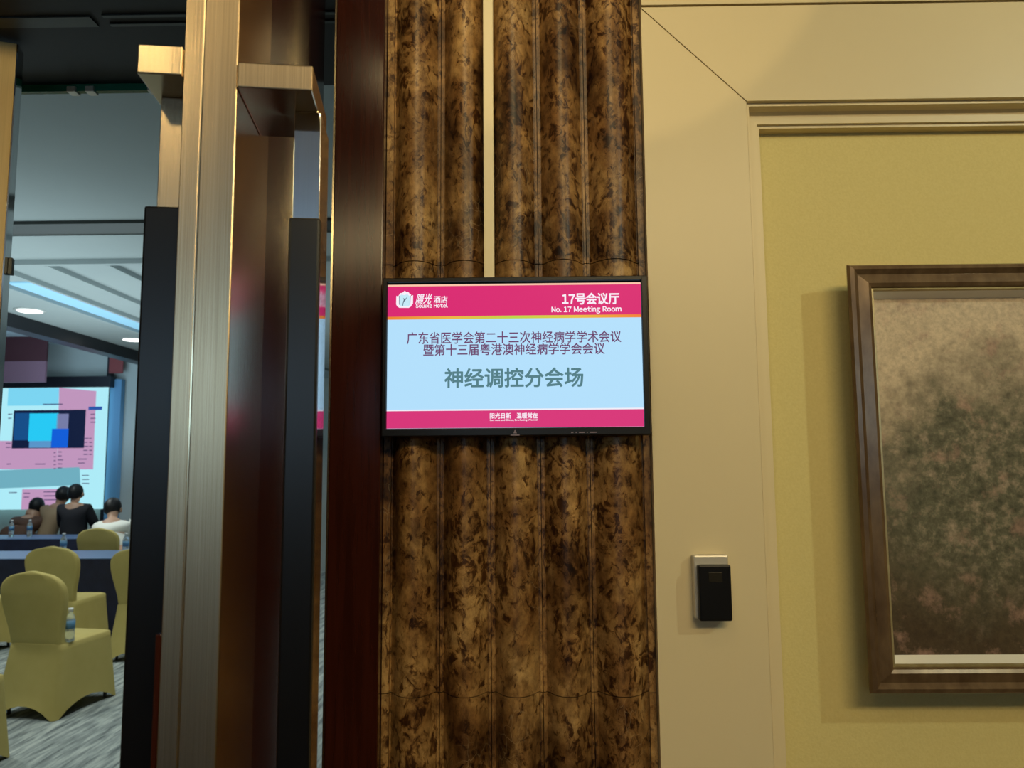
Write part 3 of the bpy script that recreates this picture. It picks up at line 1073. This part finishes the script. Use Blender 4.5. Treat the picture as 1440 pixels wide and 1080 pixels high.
# ================================================================== PEOPLE (seated, seen small through the doorway)
def skin_mesh(verts, edges, radii, name, sub=2):
    me = bpy.data.meshes.new(name)
    me.from_pydata(verts, edges, [])
    o = bpy.data.objects.new(name + '_tmp', me)
    COL.objects.link(o)
    sk = o.modifiers.new('skin', 'SKIN')
    sk.use_smooth_shade = True
    for i, r in enumerate(radii):
        rr = r if isinstance(r, tuple) else (r, r)
        me.skin_vertices[0].data[i].radius = rr
        me.skin_vertices[0].data[i].use_root = (i == 0)
    s = o.modifiers.new('sub', 'SUBSURF')
    s.levels = sub
    bpy.context.view_layer.update()
    dg = bpy.context.evaluated_depsgraph_get()
    out = bpy.data.meshes.new_from_object(o.evaluated_get(dg))
    out.name = name
    bpy.data.objects.remove(o)
    out.materials.clear()
    return out


def person(loc, rz, label, shirt, lean=(0.0, 0.12), arm=(0.28, 0.52), drop=0.0):
    """seated, facing +y; lean = torso shift x, y at the shoulders"""
    t = thing('person', label, 'person', loc, rz)
    lx, ly = lean
    pel = (0, 0, 0.56)
    ch = (lx * 0.6, ly * 0.6, 0.86 - drop * 0.6)
    sh = (lx, ly, 1.02 - drop)
    nk = (lx * 1.1, ly * 1.15, 1.09 - drop)
    hd = (lx * 1.3, ly * 1.5 + 0.01, 1.17 - drop)
    ht = (lx * 1.42, ly * 1.65 + 0.01, 1.255 - drop)
    V = [pel, ch, sh, nk, hd, ht]
    E_ = [(0, 1), (1, 2), (2, 3), (3, 4), (4, 5)]
    R_ = [(0.15, 0.11), (0.15, 0.10), (0.13, 0.09), 0.055, (0.075, 0.09), (0.072, 0.088)]
    sv, se, sr = [pel, ch, sh], [(0, 1), (1, 2)], [(0.18, 0.14), (0.185, 0.135), (0.165, 0.13)]
    lv, le, lr = [pel], [], [(0.16, 0.12)]
    for s in (-1, 1):
        b = len(V)
        shp = (sh[0] + s * 0.17, sh[1], 1.01 - drop)
        elb = (sh[0] + s * 0.24, sh[1] + 0.12, 0.82)
        wri = (sh[0] + s * 0.12, sh[1] + arm[0], 0.80)
        hnd = (sh[0] + s * 0.08, sh[1] + arm[0] + 0.09, 0.79)
        V += [shp, elb, wri, hnd]
        E_ += [(2, b), (b, b + 1), (b + 1, b + 2), (b + 2, b + 3)]
        R_ += [0.055, 0.045, 0.028, (0.035, 0.018)]
        for f, dx in enumerate((-0.024, -0.008, 0.008, 0.024)):
            c = len(V)
            V += [(hnd[0] + dx, hnd[1] + 0.045, 0.785), (hnd[0] + dx * 1.1, hnd[1] + 0.085 - 0.006 * f, 0.772)]
            E_ += [(b + 3, c), (c, c + 1)]
            R_ += [0.009, 0.007]
        c = len(V)
        V += [(hnd[0] - s * 0.045, hnd[1] + 0.02, 0.785)]
        E_ += [(b + 2, c)]
        R_ += [0.010]
        q = len(sv)
        sv += [shp, elb, wri]
        se += [(2, q), (q, q + 1), (q + 1, q + 2)]
        sr += [0.088, 0.068, 0.046]
        b = len(V)
        hip, kn, an, toe = (s * 0.10, 0.03, 0.54), (s * 0.13, 0.46, 0.53), (s * 0.13, 0.44, 0.10), (s * 0.14, 0.60, 0.04)
        V += [hip, kn, an, toe]
        E_ += [(0, b), (b, b + 1), (b + 1, b + 2), (b + 2, b + 3)]
        R_ += [0.085, 0.058, 0.04, (0.045, 0.035)]
        q = len(lv)
        lv += [hip, kn, (an[0], an[1], 0.12)]
        le += [(0, q), (q, q + 1), (q + 1, q + 2)]
        lr += [0.095, 0.068, 0.052]
    link('body', skin_mesh(V, E_, R_, 'body'), M['skin'], t)
    link('top', skin_mesh(sv, se, sr, 'top'), shirt, t)
    link('trousers', skin_mesh(lv, le, lr, 'trousers'), M['trousers'], t)
    hc = Vector(((hd[0] + ht[0]) / 2, (hd[1] + ht[1]) / 2 - 0.012, (hd[2] + ht[2]) / 2 + 0.022))
    bm = bmesh.new()
    bmesh.ops.create_icosphere(bm, subdivisions=4, radius=1.0)
    rnd = random.Random(5)
    for v in list(bm.verts):
        d = v.co.copy()
        rr = 1 + 0.03 * math.sin(d.x * 17 + d.z * 11) * math.cos(d.y * 13)
        v.co = Vector((d.x * 0.098 * rr, d.y * 0.115 * rr, d.z * 0.118 * rr))
    kill = [v for v in bm.verts if v.co.y > 0.05 and v.co.z < 0.045 or v.co.z < -0.088]
    bmesh.ops.delete(bm, geom=kill, context='VERTS')
    for v in bm.verts:
        v.co += hc
    obj('hair', bm, M['hair'], t, True)
    for s in (-1, 1):
        bm = bmesh.new()
        bmesh.ops.create_icosphere(bm, subdivisions=2, radius=1.0, matrix=Matrix.Translation((hc.x + s * 0.098, hc.y + 0.015, hc.z - 0.035)) @ Matrix.Diagonal((0.012, 0.022, 0.032, 1)))
        obj('ear', bm, M['skin'], t, True)
        bm = bmesh.new()
        bmesh.ops.create_icosphere(bm, subdivisions=2, radius=1.0, matrix=Matrix.Translation((hc.x + s * 0.032, hc.y + 0.098, hc.z - 0.022)) @ Matrix.Diagonal((0.012, 0.008, 0.007, 1)))
        obj('eye', bm, M['hair'], t, True)
    bm = bmesh.new()
    bmesh.ops.create_cone(bm, segments=8, radius1=0.017, radius2=0.006, depth=0.05, matrix=Matrix.Translation((hc.x, hc.y + 0.108, hc.z - 0.045)) @ Matrix.Rotation(math.radians(-20), 4, 'X'))
    obj('nose', bm, M['skin'], t, True)
    bm = bmesh.new()
    bmesh.ops.create_icosphere(bm, subdivisions=2, radius=1.0, matrix=Matrix.Translation((hc.x, hc.y + 0.092, hc.z - 0.085)) @ Matrix.Diagonal((0.024, 0.010, 0.007, 1)))
    obj('mouth', bm, mat('lips', (0.35, 0.12, 0.10), 0.5), t, True)
    return t


person((-4.80, 9.16, 0), 0, 'black haired person in a white shirt leaning over, seated on the farthest yellow chair', M['white_shirt'], (-0.20, 0.24), drop=0.09)


def make_stool(loc, label):
    t = thing('stool', label, 'stool', loc)
    for nm, pr in (('seat', [(0.15, 0.40), (0.17, 0.405), (0.17, 0.43), (0.15, 0.435)]), ('post', [(0.03, 0.02), (0.03, 0.40)]), ('base', [(0.18, 0.001), (0.18, 0.012), (0.04, 0.03)])):
        bm = bmesh.new()
        lathe(bm, pr, 20)
        obj(nm, bm, M['beam'], t)
    return t


PP = [(64, 11.0, 'person in a tan jacket leaning forward behind the far table, arm stretched out', M['tan'], (0.12, 0.10), -0.02, 'tan jacket'),
      (20, 10.72, 'person in a dark brown jacket slumped low beside the one in tan', M['brown'], (0.05, 0.26), 0.14, 'brown jacket'),
      (106, 10.70, 'person in black clothes between the tan jacket and the white shirt', M['trousers'], (-0.02, 0.03), -0.06, 'black clothes')]
for px_, YP_, lab, mm, ln, dr, w in PP:
    X_ = at(px_, 700, YP_).x
    person((X_, YP_, 0), 0.0, lab, mm, ln, drop=dr)
    make_stool((X_, YP_, 0), 'dark round stool under the person in ' + w)
